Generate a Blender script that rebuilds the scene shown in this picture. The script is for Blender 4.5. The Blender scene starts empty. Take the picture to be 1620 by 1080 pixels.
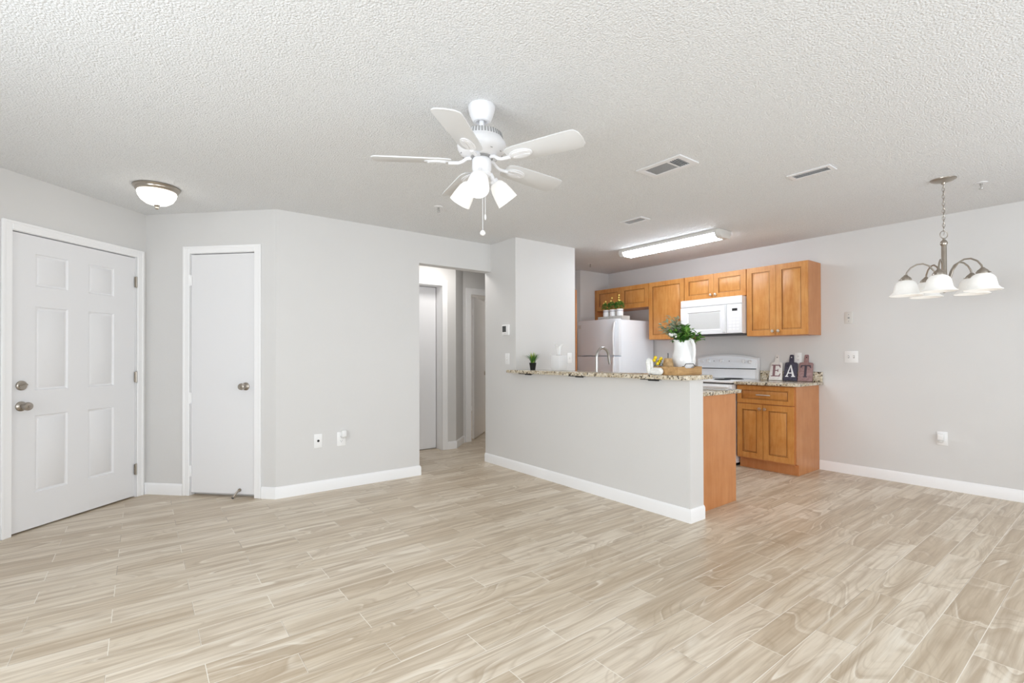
import bpy, bmesh, math, random
from mathutils import Matrix, Vector
random.seed(7)
PI = math.pi
S = bpy.context.scene
COL = S.collection
H = 2.44                                   # ceiling height
# ------------------------------------------------------------------ camera
F, YAW, PIT, ROL, CY, EYE = 767.7586, .9176, .0067, -.0026, 557.726, 1.1957
fw = Vector((math.cos(YAW)*math.cos(PIT), math.sin(YAW)*math.cos(PIT), math.sin(PIT)))
r0 = Vector((math.sin(YAW), -math.cos(YAW), 0)); u0 = r0.cross(fw)
rt = r0*math.cos(ROL)+u0*math.sin(ROL); up = -r0*math.sin(ROL)+u0*math.cos(ROL)
cd = bpy.data.cameras.new('camera'); cam = bpy.data.objects.new('camera', cd); COL.objects.link(cam)
cd.sensor_width = 36; cd.lens = F/1620*36; cd.shift_y = (CY-540)/1620; cd.clip_start = .05
mw = Matrix((rt, up, -fw)).transposed().to_4x4(); mw.translation = (0, 0, EYE)
cam.matrix_world = mw
S.camera = cam
# ------------------------------------------------------------------ world, exposure, daylight
wd = bpy.data.worlds.new('sky'); S.world = wd; wd.use_nodes = True
bg = wd.node_tree.nodes['Background']; bg.inputs[0].default_value = (.80, .90, 1, 1); bg.inputs[1].default_value = 1.6
S.view_settings.view_transform = 'Standard'; S.view_settings.look = 'None'
S.view_settings.gamma = 1; S.view_settings.use_curve_mapping = False
S.view_settings.exposure = -0.02
try:
    S.cycles.use_denoising = True
    S.cycles.max_bounces = 16; S.cycles.diffuse_bounces = 10
    S.cycles.sample_clamp_indirect = 6
    S.cycles.caustics_reflective = False; S.cycles.caustics_refractive = False
except Exception: pass

def area(name, loc, direction, sx, sy, power, color=(1, 1, 1)):
    l = bpy.data.lights.new(name, 'AREA'); l.shape = 'RECTANGLE'; l.size = sx; l.size_y = sy
    l.energy = power; l.color = color
    o = bpy.data.objects.new(name, l); COL.objects.link(o); o.location = loc
    o.rotation_euler = Vector(direction).to_track_quat('-Z', 'Y').to_euler()
    return o
def bulb(name, loc, power, color=(1, .95, .88), r=.03):
    l = bpy.data.lights.new(name, 'POINT'); l.energy = power; l.color = color; l.shadow_soft_size = r
    o = bpy.data.objects.new(name, l); COL.objects.link(o); o.location = loc; return o
XL, YB, XR = -1.7, -1.6, 5.672             # left wall, back wall, kitchen wall
# windows behind the camera, plus an unseen left one added for light: (wall, centre along wall, width, z0, z1)
WINS = [('back', .55, 2.3, .05, 2.08), ('back', 3.6, 1.8, .75, 2.1), ('left', 1.1, 2.4, .55, 2.1)]
area('daylight_patio', (.55, YB-.22, 1.1), (0, 1, .12), 2.2, 2.0, 66, (.89, .95, 1))
area('daylight_dining', (3.6, YB-.22, 1.4), (0, 1, .1), 1.7, 1.3, 58, (.89, .95, 1))
area('side_fill', (XL-.22, 1.1, 1.3), (1, 0, .12), 2.3, 1.5, 102, (.89, .95, 1))  # added side light that brightens the bar face

# ------------------------------------------------------------------ node helpers
class NT:
    def __init__(s, name):
        s.m = bpy.data.materials.new(name); s.m.use_nodes = True
        s.t = s.m.node_tree; s.b = s.t.nodes['Principled BSDF']; s.out = s.t.nodes['Material Output']
    def put(s, sock, v):
        if isinstance(v, bpy.types.NodeSocket): s.t.links.new(v, sock)
        elif v is not None: sock.default_value = v
    def n(s, typ, out=0, ins={}, **kw):
        nd = s.t.nodes.new(typ)
        for k, v in kw.items(): setattr(nd, k, v)
        for k, v in ins.items(): s.put(nd.inputs[k], v)
        return nd.outputs[out]
    def math(s, op, a, b=None, c=None):
        nd = s.t.nodes.new('ShaderNodeMath'); nd.operation = op
        s.put(nd.inputs[0], a)
        if b is not None: s.put(nd.inputs[1], b)
        if c is not None: s.put(nd.inputs[2], c)
        return nd.outputs[0]
    def mix(s, f, a, b, blend='MIX'):
        nd = s.t.nodes.new('ShaderNodeMix'); nd.data_type = 'RGBA'; nd.blend_type = blend
        s.put(nd.inputs[0], f); s.put(nd.inputs[6], a); s.put(nd.inputs[7], b)
        return nd.outputs[2]
    def ramp(s, f, stops, interp='LINEAR'):
        nd = s.t.nodes.new('ShaderNodeValToRGB'); cr = nd.color_ramp; cr.interpolation = interp
        while len(cr.elements) < len(stops): cr.elements.new(.5)
        for e, (p, c) in zip(cr.elements, stops):
            e.position = p; e.color = (*c, 1) if len(c) == 3 else c
        s.put(nd.inputs[0], f); return nd.outputs[0]
    def noise(s, vec, scale, detail=2, rough=.5, dist=0, out=0):
        return s.n('ShaderNodeTexNoise', out, {'Vector': vec, 'Scale': scale, 'Detail': detail, 'Roughness': rough, 'Distortion': dist})
    def obj(s): return s.n('ShaderNodeTexCoord', 3)
    def pos(s): return s.n('ShaderNodeNewGeometry', 0)
    def scale(s, vec, sc):
        return s.n('ShaderNodeVectorMath', 0, {0: vec, 1: sc}, operation='MULTIPLY')
    def bump(s, h, strength, dist):
        b = s.n('ShaderNodeBump', 0, {'Height': h, 'Strength': strength, 'Distance': dist}); s.put(s.b.inputs['Normal'], b)
    def set(s, **kw):
        for k, v in kw.items(): s.put(s.b.inputs[k.replace('_', ' ')], v)
def C(r, g=None, b=None):                   # sRGB 0-255 -> linear rgba
    f = lambda v: (v/255/12.92 if v/255 <= .04045 else ((v/255+.055)/1.055)**2.4)
    if g is None: g = b = r
    return (f(r), f(g), f(b), 1)
def plain(name, col, rough=.5, metal=0, **kw):
    t = NT(name); t.set(Base_Color=col, Roughness=rough, Metallic=metal, **kw)
    return t.m
def mottled(name, c1, c2, scale, rough=.5, bump=0, stretch=(1, 1, 1), bd=.002, **kw):
    t = NT(name); v = t.scale(t.obj(), stretch)
    f = t.noise(v, scale, 4, .6)
    t.set(Base_Color=t.ramp(f, [(.3, c1[:3]), (.7, c2[:3])]), Roughness=rough, **kw)
    if bump: t.bump(f, bump, bd)
    return t.m
M = {}
def wallmat(name, col):
    t = NT(name); p = t.pos()
    f = t.noise(p, 3, 3)
    t.set(Base_Color=t.ramp(f, [(.3, [c*.985 for c in col[:3]]), (.7, col[:3])]), Roughness=.55)
    t.bump(t.noise(p, 95, 2, .6), .10, .004); return t.m
M['wall'] = wallmat('wall_paint', C(217, 216, 215))
M['trim'] = plain('trim_paint', C(243, 243, 244), .35)
M['door'] = plain('door_paint', C(232, 232, 234), .35)
t = NT('popcorn_ceiling'); p = t.pos()
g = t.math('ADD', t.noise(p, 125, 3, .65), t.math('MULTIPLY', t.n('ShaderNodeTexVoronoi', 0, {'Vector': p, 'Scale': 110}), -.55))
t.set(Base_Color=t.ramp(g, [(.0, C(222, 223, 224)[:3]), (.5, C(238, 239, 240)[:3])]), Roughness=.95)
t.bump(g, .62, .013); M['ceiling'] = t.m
M['white'] = plain('white_enamel', C(230, 230, 231), .3)
M['white_metal'] = plain('white_metal', C(228, 228, 230), .35)
M['white_plastic'] = plain('white_plastic', C(240, 240, 240), .4)
M['offwhite'] = plain('offwhite_plastic', C(214, 212, 208), .45)
M['fridge'] = plain('fridge_enamel', C(240, 244, 249), .32)
M['window_grey'] = plain('oven_glass_grey', C(205, 205, 203), .25)
M['grey'] = plain('grey_plastic', C(150, 150, 150), .5)
M['dark'] = plain('dark_plastic', C(38, 38, 38), .4)
M['black'] = plain('black', C(14, 14, 14), .5)
M['lcd'] = plain('lcd_grey', C(72, 74, 74), .25)
M['nickel'] = plain('brushed_nickel', C(176, 168, 158), .28, 1)
M['chrome'] = plain('satin_chrome', C(232, 228, 224), .42, 1)
M['steel'] = plain('steel', C(185, 183, 180), .3, 1)
M['knob'] = plain('satin_knob', C(226, 214, 200), .35, 1)
M['ceramic'] = plain('white_ceramic', C(240, 241, 242), .15)
M['tissue'] = plain('tissue', C(245, 245, 245), .9)
M['blade'] = plain('fan_blade', C(214, 214, 214), .4)
def wood(name, c1, c2, scale=9, axis='z', rough=.35, wear=.25):
    t = NT(name); o = t.pos()
    st = {'z': (1, 1, .12), 'x': (.12, 1, 1), 'y': (1, .12, 1)}[axis]
    a = t.noise(t.scale(o, st), scale*4, 5, .65, .6)
    b = t.noise(o, 6, 3, .6)
    f = t.math('ADD', t.math('MULTIPLY', a, .6), t.math('MULTIPLY', b, .4))
    t.set(Base_Color=t.ramp(f, [(.34, c1[:3]), (.66, c2[:3])]), Roughness=rough)
    t.bump(a, .03, .002); return t.m
M['maple'] = wood('honey_maple', C(188, 120, 54), C(212, 154, 88))
M['glaze'] = wood('maple_glaze', C(96, 50, 18), C(122, 68, 28))
M['veneer'] = wood('maple_veneer', C(190, 124, 72), C(204, 142, 92), scale=5)
M['brown'] = wood('shaded_wood', C(128, 78, 40), C(150, 96, 54))  # darker brown holds the shade on the pantry side panel
M['tray'] = wood('tray_wood', C(150, 112, 68), C(204, 164, 112), axis='x', rough=.6)
M['cone'] = mottled('turned_wood', C(140, 104, 62), C(196, 164, 116), 30, .6)
M['whitewash'] = mottled('whitewashed_wood', C(214, 214, 210), C(246, 246, 244), 34, .7, .3, (1, 1, 3))
M['crate'] = mottled('grey_crate_wood', C(188, 186, 182), C(222, 220, 214), 24, .7, .1, (1, .3, 2))
M['yellow'] = plain('yellow_fruit', C(236, 206, 34), .4)
M['bud'] = plain('yellow_bud', C(250, 224, 120), .5)
M['leaf'] = mottled('leaf_green', C(70, 126, 44), C(140, 184, 88), 30, .5)
M['leaf_dark'] = mottled('leaf_dark_green', C(40, 88, 32), C(92, 146, 58), 26, .45)
M['leaf_sage'] = mottled('leaf_sage', C(122, 138, 112), C(196, 204, 182), 26, .6)
M['leaf_lime'] = mottled('leaf_lime', C(150, 172, 58), C(190, 204, 96), 26, .5)
M['stem'] = plain('stem_brown', C(96, 72, 48), .7)
M['print'] = mottled('printed_band', C(150, 152, 166), C(226, 226, 228), 120, .3)
M['sign_white'] = mottled('sign_white', C(226, 220, 216), C(244, 242, 238), 40, .7, .1, (1, 4, 1))
M['sign_navy'] = mottled('sign_navy', C(52, 50, 66), C(80, 78, 94), 50, .7, .1, (1, 4, 1))
M['sign_mauve'] = mottled('sign_mauve', C(140, 108, 108), C(172, 140, 138), 40, .7, .1, (1, 4, 1))
M['ink_mauve'] = plain('letter_mauve', C(140, 106, 110), .7)
M['ink_white'] = plain('letter_white', C(245, 245, 246), .7)
M['ink_dark'] = plain('letter_dark', C(74, 66, 76), .7)
def glow(name, base, em, strength):
    t = NT(name); t.set(Base_Color=base, Roughness=.4, Emission_Color=em, Emission_Strength=strength); return t.m
M['shade'] = glow('lit_opal_glass', C(235, 235, 233), C(255, 252, 246), .22)
M['bulb'] = glow('lit_bulb', C(255, 255, 255), C(255, 248, 236), 1.6)
M['bowl'] = glow('lit_alabaster_glass', C(240, 240, 236), C(255, 250, 240), 3.2)
M['tube'] = glow('lit_diffuser', C(245, 245, 245), C(238, 246, 255), 22)
# thin window pane: daylight passes, a little gloss stays
t = NT('window_glass'); tr = t.n('ShaderNodeBsdfTransparent'); gl = t.n('ShaderNodeBsdfGlossy', 0, {'Roughness': .05})
mx = t.n('ShaderNodeMixShader', 0, {0: .06, 1: tr, 2: gl}); t.put(t.out.inputs[0], mx); M['glass'] = t.m
# granite
t = NT('granite'); o = t.pos()
v1 = t.noise(o, 30, 4, .7, .8); v2 = t.noise(o, 80, 3, .7); v3 = t.noise(t.scale(o, (1.3, 1, 1)), 48, 3, .55, .6)
c = t.ramp(v1, [(.34, C(146, 128, 104)[:3]), (.46, C(196, 182, 156)[:3]), (.62, C(222, 214, 198)[:3])])
c = t.mix(t.ramp(v3, [(.565, (0, 0, 0)), (.61, (1, 1, 1))]), c, C(64, 52, 44))
c = t.mix(t.ramp(v2, [(.61, (0, 0, 0)), (.67, (1, 1, 1))]), c, C(110, 104, 98))
t.set(Base_Color=c, Roughness=.12); M['granite'] = t.m
# wood-look plank tile, 6 x 24 inch running bond along x
t = NT('wood_look_tile'); o = t.obj()
sx = t.t.nodes.new('ShaderNodeSeparateXYZ'); t.put(sx.inputs[0], o); X, Y = sx.outputs[0], sx.outputs[1]
PW, PL = .1505, .61
ry = t.math('DIVIDE', t.math('SUBTRACT', Y, .881), PW); row = t.math('FLOOR', ry); fy = t.math('MULTIPLY', t.math('SUBTRACT', ry, row), PW)
par = t.math('FLOORED_MODULO', row, 2.0)
rx = t.math('DIVIDE', t.math('SUBTRACT', t.math('SUBTRACT', X, 2.032), t.math('MULTIPLY', par, .305)), PL)
colm = t.math('FLOOR', rx); fx = t.math('MULTIPLY', t.math('SUBTRACT', rx, colm), PL)
edge = t.math('MINIMUM', t.math('MINIMUM', fy, t.math('SUBTRACT', PW, fy)), t.math('MINIMUM', fx, t.math('SUBTRACT', PL, fx)))
grout = t.math('LESS_THAN', edge, .0013)
cv = t.t.nodes.new('ShaderNodeCombineXYZ'); t.put(cv.inputs[0], row); t.put(cv.inputs[1], colm); t.put(cv.inputs[2], 3.7)
wn = t.t.nodes.new('ShaderNodeTexWhiteNoise'); wn.noise_dimensions = '3D'; t.put(wn.inputs[0], cv.outputs[0])
sr = t.t.nodes.new('ShaderNodeSeparateColor'); t.put(sr.inputs[0], wn.outputs[1]); R1, R2, R3 = sr.outputs[0], sr.outputs[1], sr.outputs[2]
def tilevec(ax, ay):
    c = t.t.nodes.new('ShaderNodeCombineXYZ')
    t.put(c.inputs[0], t.math('ADD', t.math('MULTIPLY', X, ax), t.math('MULTIPLY', R1, 91.0)))
    t.put(c.inputs[1], t.math('ADD', t.math('MULTIPLY', Y, ay), t.math('MULTIPLY', R2, 57.0)))
    t.put(c.inputs[2], t.math('MULTIPLY', R3, 23.0)); return c.outputs[0]
figure = t.noise(tilevec(1.15, 5.2), 1.0, 1.2, .4, .3)               # slow field whose contours are the cathedral grain
rings = t.math('FRACT', t.math('MULTIPLY', figure, t.math('ADD', 4.0, t.math('MULTIPLY', R2, 4.0))))
fine = t.noise(tilevec(3.0, 85.0), 1.0, 4, .7)
streak = t.noise(tilevec(1.3, 26.0), 1.0, 3, .6, .3)
patch = t.noise(tilevec(2.0, 5.0), 1.0, 2, .5)
base = t.ramp(R3, [(0, C(194, 177, 154)[:3]), (.45, C(209, 195, 174)[:3]), (1, C(221, 209, 191)[:3])])
soft = t.ramp(t.noise(tilevec(2.6, 9.0), 1.0, 2, .5), [(.38, (.15, .15, .15)), (.62, (1, 1, 1))])
dk = t.ramp(rings, [(0, (0, 0, 0)), (.50, (.06, .06, .06)), (.90, (.56, .56, .56)), (.93, (0, 0, 0)), (1, (0, 0, 0))])
lt = t.ramp(rings, [(.90, (0, 0, 0)), (.935, (.62, .62, .62)), (.97, (.35, .35, .35)), (1, (0, 0, 0))])
r2 = t.math('FRACT', t.math('MULTIPLY', figure, t.math('ADD', 17.0, t.math('MULTIPLY', R1, 8.0))))
hair = t.ramp(r2, [(0, (.46, .46, .46)), (.18, (0, 0, 0)), (.75, (0, 0, 0)), (1, (.46, .46, .46))])
base = t.mix(t.math('MULTIPLY', dk, soft), base, C(166, 146, 121))
base = t.mix(t.math('MULTIPLY', lt, soft), base, C(232, 225, 212))
base = t.mix(t.math('MULTIPLY', hair, soft), base, C(164, 144, 119))
base = t.mix(t.ramp(streak, [(.48, (0, 0, 0)), (.68, (.68, .68, .68))]), base, C(166, 146, 121))
base = t.mix(t.ramp(streak, [(.28, (.65, .65, .65)), (.44, (0, 0, 0))]), base, C(230, 222, 208))
base = t.mix(t.ramp(patch, [(.56, (0, 0, 0)), (.74, (.45, .45, .45))]), base, C(176, 158, 135))
base = t.mix(t.ramp(fine, [(.50, (0, 0, 0)), (.72, (.35, .35, .35))]), base, C(162, 143, 120))
base = t.mix(grout, base, t.mix(t.math('GREATER_THAN', R1, .35), C(160, 147, 130), C(232, 226, 215)))
t.set(Base_Color=base, Roughness=t.math('ADD', .27, t.math('MULTIPLY', fine, .12)))
t.bump(t.math('SUBTRACT', t.math('MULTIPLY', fine, .25), grout), .12, .002); M['floor'] = t.m

# ------------------------------------------------------------------ mesh builder
class MB:
    def __init__(s): s.bm = bmesh.new(); s.mi = 0; s.M = Matrix()
    def raw(s, vs, fs):
        v = [s.bm.verts.new(s.M @ Vector(p)) for p in vs]; out = []
        for f in fs:
            try:
                q = s.bm.faces.new([v[i] for i in f]); q.material_index = s.mi; out.append(q)
            except ValueError: pass
        return v, out
    def box(s, x0, x1, y0, y1, z0, z1, bev=0, seg=1):
        v, f = s.raw([(x, y, z) for x in (x0, x1) for y in (y0, y1) for z in (z0, z1)],
                     [(0, 1, 3, 2), (4, 6, 7, 5), (0, 4, 5, 1), (2, 3, 7, 6), (0, 2, 6, 4), (1, 5, 7, 3)])
        if bev:
            ed = list({e for q in f for e in q.edges})
            r = bmesh.ops.bevel(s.bm, geom=ed, offset=bev, segments=seg, profile=.5, affect='EDGES')
            for q in r['faces']: q.material_index = s.mi
        return s
    def prism(s, pts, plane, lo, hi, bev=0):
        def P(a, b, c): return {'xy': (a, b, c), 'xz': (a, c, b), 'yz': (c, a, b)}[plane]
        n = len(pts)
        v, f = s.raw([P(a, b, lo) for a, b in pts]+[P(a, b, hi) for a, b in pts],
                     [tuple(range(n))[::-1], tuple(range(n, 2*n))]+[(i, (i+1) % n, n+(i+1) % n, n+i) for i in range(n)])
        if bev:
            ed = [e for e in {e for q in f[:2] for e in q.edges}]
            r = bmesh.ops.bevel(s.bm, geom=ed, offset=bev, segments=2, profile=.5, affect='EDGES')
            for q in r['faces']: q.material_index = s.mi
        return s
    def lathe(s, prof, n=32, c=(0, 0, 0), ax=None, close=False):
        R = Vector((0, 0, 1)).rotation_difference(Vector(ax)).to_matrix() if ax else Matrix.Identity(3)
        vs = []; c = Vector(c)
        for r, z in prof:
            for k in range(n):
                a = 2*PI*k/n; vs.append(R @ Vector((max(r, 1e-5)*math.cos(a), max(r, 1e-5)*math.sin(a), z))+c)
        fs = []; m = len(prof)
        for i in range(m-1+(1 if close else 0)):
            j = (i+1) % m
            for k in range(n): fs.append((i*n+k, i*n+(k+1) % n, j*n+(k+1) % n, j*n+k))
        if not close:
            fs.append(tuple(range(n))[::-1]); fs.append(tuple(range((m-1)*n, m*n)))
        s.raw(vs, fs); return s
    def cyl(s, a, b, r, r2=None, n=20):
        a = Vector(a); b = Vector(b); d = b-a
        return s.lathe([(r, 0), (r if r2 is None else r2, d.length)], n, a, d)
    def ball(s, c, r, n=14, sz=1.0):
        k = 8; return s.lathe([(r*math.sin(PI*i/k), -sz*r*math.cos(PI*i/k)) for i in range(k+1)], n, c)
    def tube(s, pts, r, n=10, closed=False):
        pts = [Vector(p) for p in pts]; m = len(pts); rr = r if isinstance(r, (list, tuple)) else [r]*m
        vs = []; ref = None
        for i, p in enumerate(pts):
            a = pts[(i-1) % m] if (closed or i > 0) else p
            b = pts[(i+1) % m] if (closed or i < m-1) else p
            d = (b-a).normalized()
            if ref is None:
                ref = Vector((0, 0, 1)) if abs(d.z) < .9 else Vector((1, 0, 0))
            u = (ref-d*ref.dot(d)).normalized(); w = d.cross(u); ref = u
            for k in range(n):
                t_ = 2*PI*k/n; vs.append(p+(u*math.cos(t_)+w*math.sin(t_))*rr[i])
        fs = []
        for i in range(m if closed else m-1):
            j = (i+1) % m
            for k in range(n): fs.append((i*n+k, i*n+(k+1) % n, j*n+(k+1) % n, j*n+k))
        if not closed: fs += [tuple(range(n))[::-1], tuple(range((m-1)*n, m*n))]
        s.raw(vs, fs); return s
    def sweep(s, path, prof):              # prof: (outward offset to the right of travel, z); mitred along a plan path
        P = [Vector((a, b)) for a, b in path]; m = len(P); rows = []
        for i in range(m):
            ds = []
            if i > 0: ds.append((P[i]-P[i-1]).normalized())
            if i < m-1: ds.append((P[i+1]-P[i]).normalized())
            ns = [Vector((d.y, -d.x)) for d in ds]
            b = ns[0] if len(ns) == 1 else (ns[0]+ns[1])/(1+ns[0].dot(ns[1]))
            rows.append([(P[i].x+b.x*o, P[i].y+b.y*o, z) for o, z in prof])
        k = len(prof); vs = [q for r in rows for q in r]; fs = []
        for i in range(m-1):
            for j in range(k): fs.append((i*k+j, i*k+(j+1) % k, (i+1)*k+(j+1) % k, (i+1)*k+j))
        fs += [tuple(range(k)), tuple(range((m-1)*k, m*k))[::-1]]
        s.raw(vs, fs); return s
    def panel(s, x, z, w, h, panels, steps, t, y=0, glaze=None):
        """board facing -y at (x, y, z); panels = sunken/raised rectangles (x0,z0,x1,z1) in board coordinates"""
        b = bmesh.new()
        xs = sorted({0, w, *[p[0] for p in panels], *[p[2] for p in panels]}); zs = sorted({0, h, *[p[1] for p in panels], *[p[3] for p in panels]})
        V = {(i, j): b.verts.new((x+a, y, z+c)) for i, a in enumerate(xs) for j, c in enumerate(zs)}
        pf = []
        for i in range(len(xs)-1):
            for j in range(len(zs)-1):
                f = b.faces.new([V[i, j], V[i+1, j], V[i+1, j+1], V[i, j+1]]); f.material_index = s.mi
                cx, cz = (xs[i]+xs[i+1])/2, (zs[j]+zs[j+1])/2
                for p in panels:
                    if p[0] < cx < p[2] and p[1] < cz < p[3]: pf.append(f); break
        bd = [e for e in b.edges if len(e.link_faces) == 1]
        e2 = bmesh.ops.extrude_edge_only(b, edges=bd)['geom']
        nv = [g_ for g_ in e2 if isinstance(g_, bmesh.types.BMVert)]
        bmesh.ops.translate(b, verts=nv, vec=(0, t, 0))
        nf = {f for v in nv for f in v.link_faces}
        for f in nf: f.material_index = s.mi
        ne = [g_ for g_ in e2 if isinstance(g_, bmesh.types.BMEdge) and len(g_.link_faces) == 1]
        r = bmesh.ops.contextual_create(b, geom=ne)
        for f in r['faces']: f.material_index = s.mi
        for k, (th, de) in enumerate(steps):
            r = bmesh.ops.inset_individual(b, faces=pf, thickness=th, depth=de)
            for f in r['faces']: f.material_index = glaze if (glaze is not None and k in (0, 2)) else s.mi
        b.transform(s.M)
        me = bpy.data.meshes.new('tmp'); b.to_mesh(me); b.free(); s.bm.from_mesh(me); bpy.data.meshes.remove(me)
        return s
    def leaf(s, p, d, L, W, fold=.25):
        p = Vector(p); d = Vector(d).normalized()
        u = d.cross(Vector((random.uniform(-.3, .3), random.uniform(-.3, .3), 1))).normalized(); n_ = u.cross(d)
        q = p+d*L*.45
        s.raw([p, q+u*W/2+n_*W*fold, p+d*L*.78+u*W*.33+n_*W*fold*.4, p+d*L-n_*L*.08, p+d*L*.78-u*W*.33+n_*W*fold*.4, q-u*W/2+n_*W*fold, q, p+d*L*.78],
              [(0, 6, 1), (1, 6, 7, 2), (2, 7, 3), (0, 5, 6), (5, 4, 7, 6), (4, 3, 7)]); return s
    def build(s, name, mats, parent=None, smooth=35, loc=None, rotz=None):
        me = bpy.data.meshes.new(name)
        bmesh.ops.recalc_face_normals(s.bm, faces=s.bm.faces[:]) if name not in ('foliage', 'leaves') else None
        s.bm.to_mesh(me); s.bm.free()
        for m in (mats if isinstance(mats, (list, tuple)) else [mats]): me.materials.append(M[m])
        if smooth:
            me.polygons.foreach_set('use_smooth', [True]*len(me.polygons)); me.set_sharp_from_angle(angle=math.radians(smooth))
        o = bpy.data.objects.new(name, me); COL.objects.link(o)
        if parent is not None: o.parent = parent
        if loc is not None: o.location = loc
        if rotz is not None: o.rotation_euler = (0, 0, rotz)
        return o
def tag(o, label, cat, group=None, kind=None):
    if label: o['label'] = label
    if cat: o['category'] = cat
    if group: o['group'] = group
    if kind: o['kind'] = kind
    return o
def thing(name, label, cat, loc=(0, 0, 0), rotz=0, group=None):
    o = bpy.data.objects.new(name, None); COL.objects.link(o); o.location = loc; o.rotation_euler = (0, 0, rotz)
    o.empty_display_size = .05
    return tag(o, label, cat, group)
def struct(name, mb, mats, label=None, loc=None, rotz=None, smooth=35):
    o = mb.build(name, mats, None, smooth, loc, rotz); o['kind'] = 'structure'
    return tag(o, label, None)
def structroot(name, label, loc, rotz):
    o = bpy.data.objects.new(name, None); COL.objects.link(o); o.location = loc; o.rotation_euler = (0, 0, rotz); o.empty_display_size = .05
    o['kind'] = 'structure'; return tag(o, label, None)
R45, RN45, RN90 = PI/4, -PI/4, -PI/2

# ================================================================== ROOM SHELL
struct('floor', MB().box(-1.9, 6.4, -1.9, 9.2, -.1, 0), 'floor', 'beige wood-look plank tile floor of the whole apartment', smooth=0)
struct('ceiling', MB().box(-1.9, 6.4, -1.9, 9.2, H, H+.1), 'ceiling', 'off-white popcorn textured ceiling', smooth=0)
# entry wall: local x along the wall (0 = corner with closet wall, negative to the left), -y into the room
EC = (.037, 5.324)
w = MB()
w.box(-2.6, .12, .062, .16, 0, H)
w.box(-2.6, -1.027, 0, .062, 0, H); w.box(-.089, .06, 0, .062, 0, H); w.box(-1.027, -.089, 0, .062, 2.05, H)
struct('wall_entry', w, 'wall', 'light grey wall holding the white six-panel entry door', (*EC, 0), R45)
CC = (.037, 5.324)
w = MB()                                    # closet wall: local x from the corner to the right
w.box(-.06, 1.226, .062, .16, 0, H); w.box(0, .425, 0, .062, 0, H); w.box(1.038, 1.226, 0, .062, 0, H); w.box(.425, 1.038, 0, .062, 2.087, H)
struct('wall_closet', w, 'wall', 'light grey angled wall holding the narrow flush closet door', (*CC, 0), RN45)
w = MB(); w.prism([(.903, 4.455), (2.232, 4.455), (2.232, 4.575), (.903, 4.575)], 'xy', 0, H)
w.box(2.232, 3.118, 4.455, 4.575, 2.137, H)
struct('wall_middle', w, 'wall', 'light grey living room wall left of the hallway opening')
struct('wall_column', MB().box(3.118, 3.988, 4.011, 4.575, 0, H), 'wall', 'full-height grey wall block at the end of the breakfast bar')
struct('wall_peninsula', MB().box(3.118, 3.29, 1.985, 4.011, 0, 1.02), 'wall', 'grey half wall under the granite breakfast bar')
struct('wall_right', MB().box(XR, XR+.12, -1.6, 5.3, 0, H), 'wall', 'long light grey wall behind kitchen and dining area')
w = MB(); w.box(5.066, XR, 4.985, 5.3, 0, H); w.box(3.888, 5.066, 5.10, 5.2, 0, H); w.box(3.888, 3.988, 4.575, 5.10, 0, H)
struct('wall_kitchen', w, 'wall', 'grey kitchen end wall beside the refrigerator')
w = MB(); w.box(1.0, 2.35, 5.455, 5.65, 0, H); w.box(3.055, 3.12, 5.455, 5.65, 0, H); w.box(2.35, 3.055, 5.455, 5.65, 2.092, H); w.box(2.35, 3.055, 5.64, 5.70, 0, 2.1)
w.prism([(3.12, 5.455), (3.255, 5.455), (3.545, 5.745), (3.545, 5.865), (3.12, 5.65)], 'xy', 0, H)
w.box(3.545, 3.67, 5.745, 5.865, 0, H); w.box(4.43, 6.1, 5.745, 5.865, 0, H); w.box(3.67, 4.43, 5.745, 5.865, 2.06, H)
w.box(.9, 1.0, 4.575, 5.65, 0, H)
struct('wall_hall', w, 'wall', 'grey hallway walls with an angled corner between two doors')
w = MB(); w.box(2.9, 3.0, 5.865, 9.0, 0, H); w.box(6.1, 6.2, 5.3, 9.0, 0, H); w.box(2.9, 6.2, 9.0, 9.1, 0, H); w.box(XR+.12, 6.2, 5.2, 5.3, 0, H); w.box(2.9, 3.545, 5.865, 5.9, 0, H)
struct('wall_bedroom', w, 'wall', 'grey walls of the room seen through the ajar hall door')
# back and left wall with window openings
w = MB(); xs = XL
for kind, c, ww, z0, z1 in WINS[:2]:
    w.box(xs, c-ww/2, YB-.12, YB, 0, H); w.box(c-ww/2, c+ww/2, YB-.12, YB, 0, z0); w.box(c-ww/2, c+ww/2, YB-.12, YB, z1, H); xs = c+ww/2
w.box(xs, XR+.12, YB-.12, YB, 0, H)
struct('wall_back', w, 'wall', 'grey wall behind the viewpoint with patio door and window')
w = MB(); _, c, ww, z0, z1 = WINS[2]
w.box(XL-.12, XL, YB-.12, c-ww/2, 0, H); w.box(XL-.12, XL, c+ww/2, 3.72, 0, H); w.box(XL-.12, XL, c-ww/2, c+ww/2, 0, z0); w.box(XL-.12, XL, c-ww/2, c+ww/2, z1, H)
struct('wall_left', w, 'wall', 'unseen grey living room side wall with a wide window added for light')
for i, (kind, c, ww, z0, z1) in enumerate(WINS):
    loc, rz = ((c, YB, 0), PI) if kind == 'back' else ((XL, c, 0), PI/2)
    wr = structroot('window_%d' % (i+1), 'white framed window outside the view', loc, rz); hw = ww/2
    f = MB()
    for a, b, e, d in ((-hw, hw, z0, z0+.05), (-hw, hw, z1-.05, z1), (-hw, -hw+.05, z0+.05, z1-.05), (hw-.05, hw, z0+.05, z1-.05), (-.03, .03, z0+.05, z1-.05)):
        f.box(a, b, .03, .09, e, d, .004)
    f.build('window_frame', 'trim', wr)
    MB().box(-hw+.045, hw-.045, .058, .062, z0+.045, z1-.045).build('window_pane', 'glass', wr)
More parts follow.
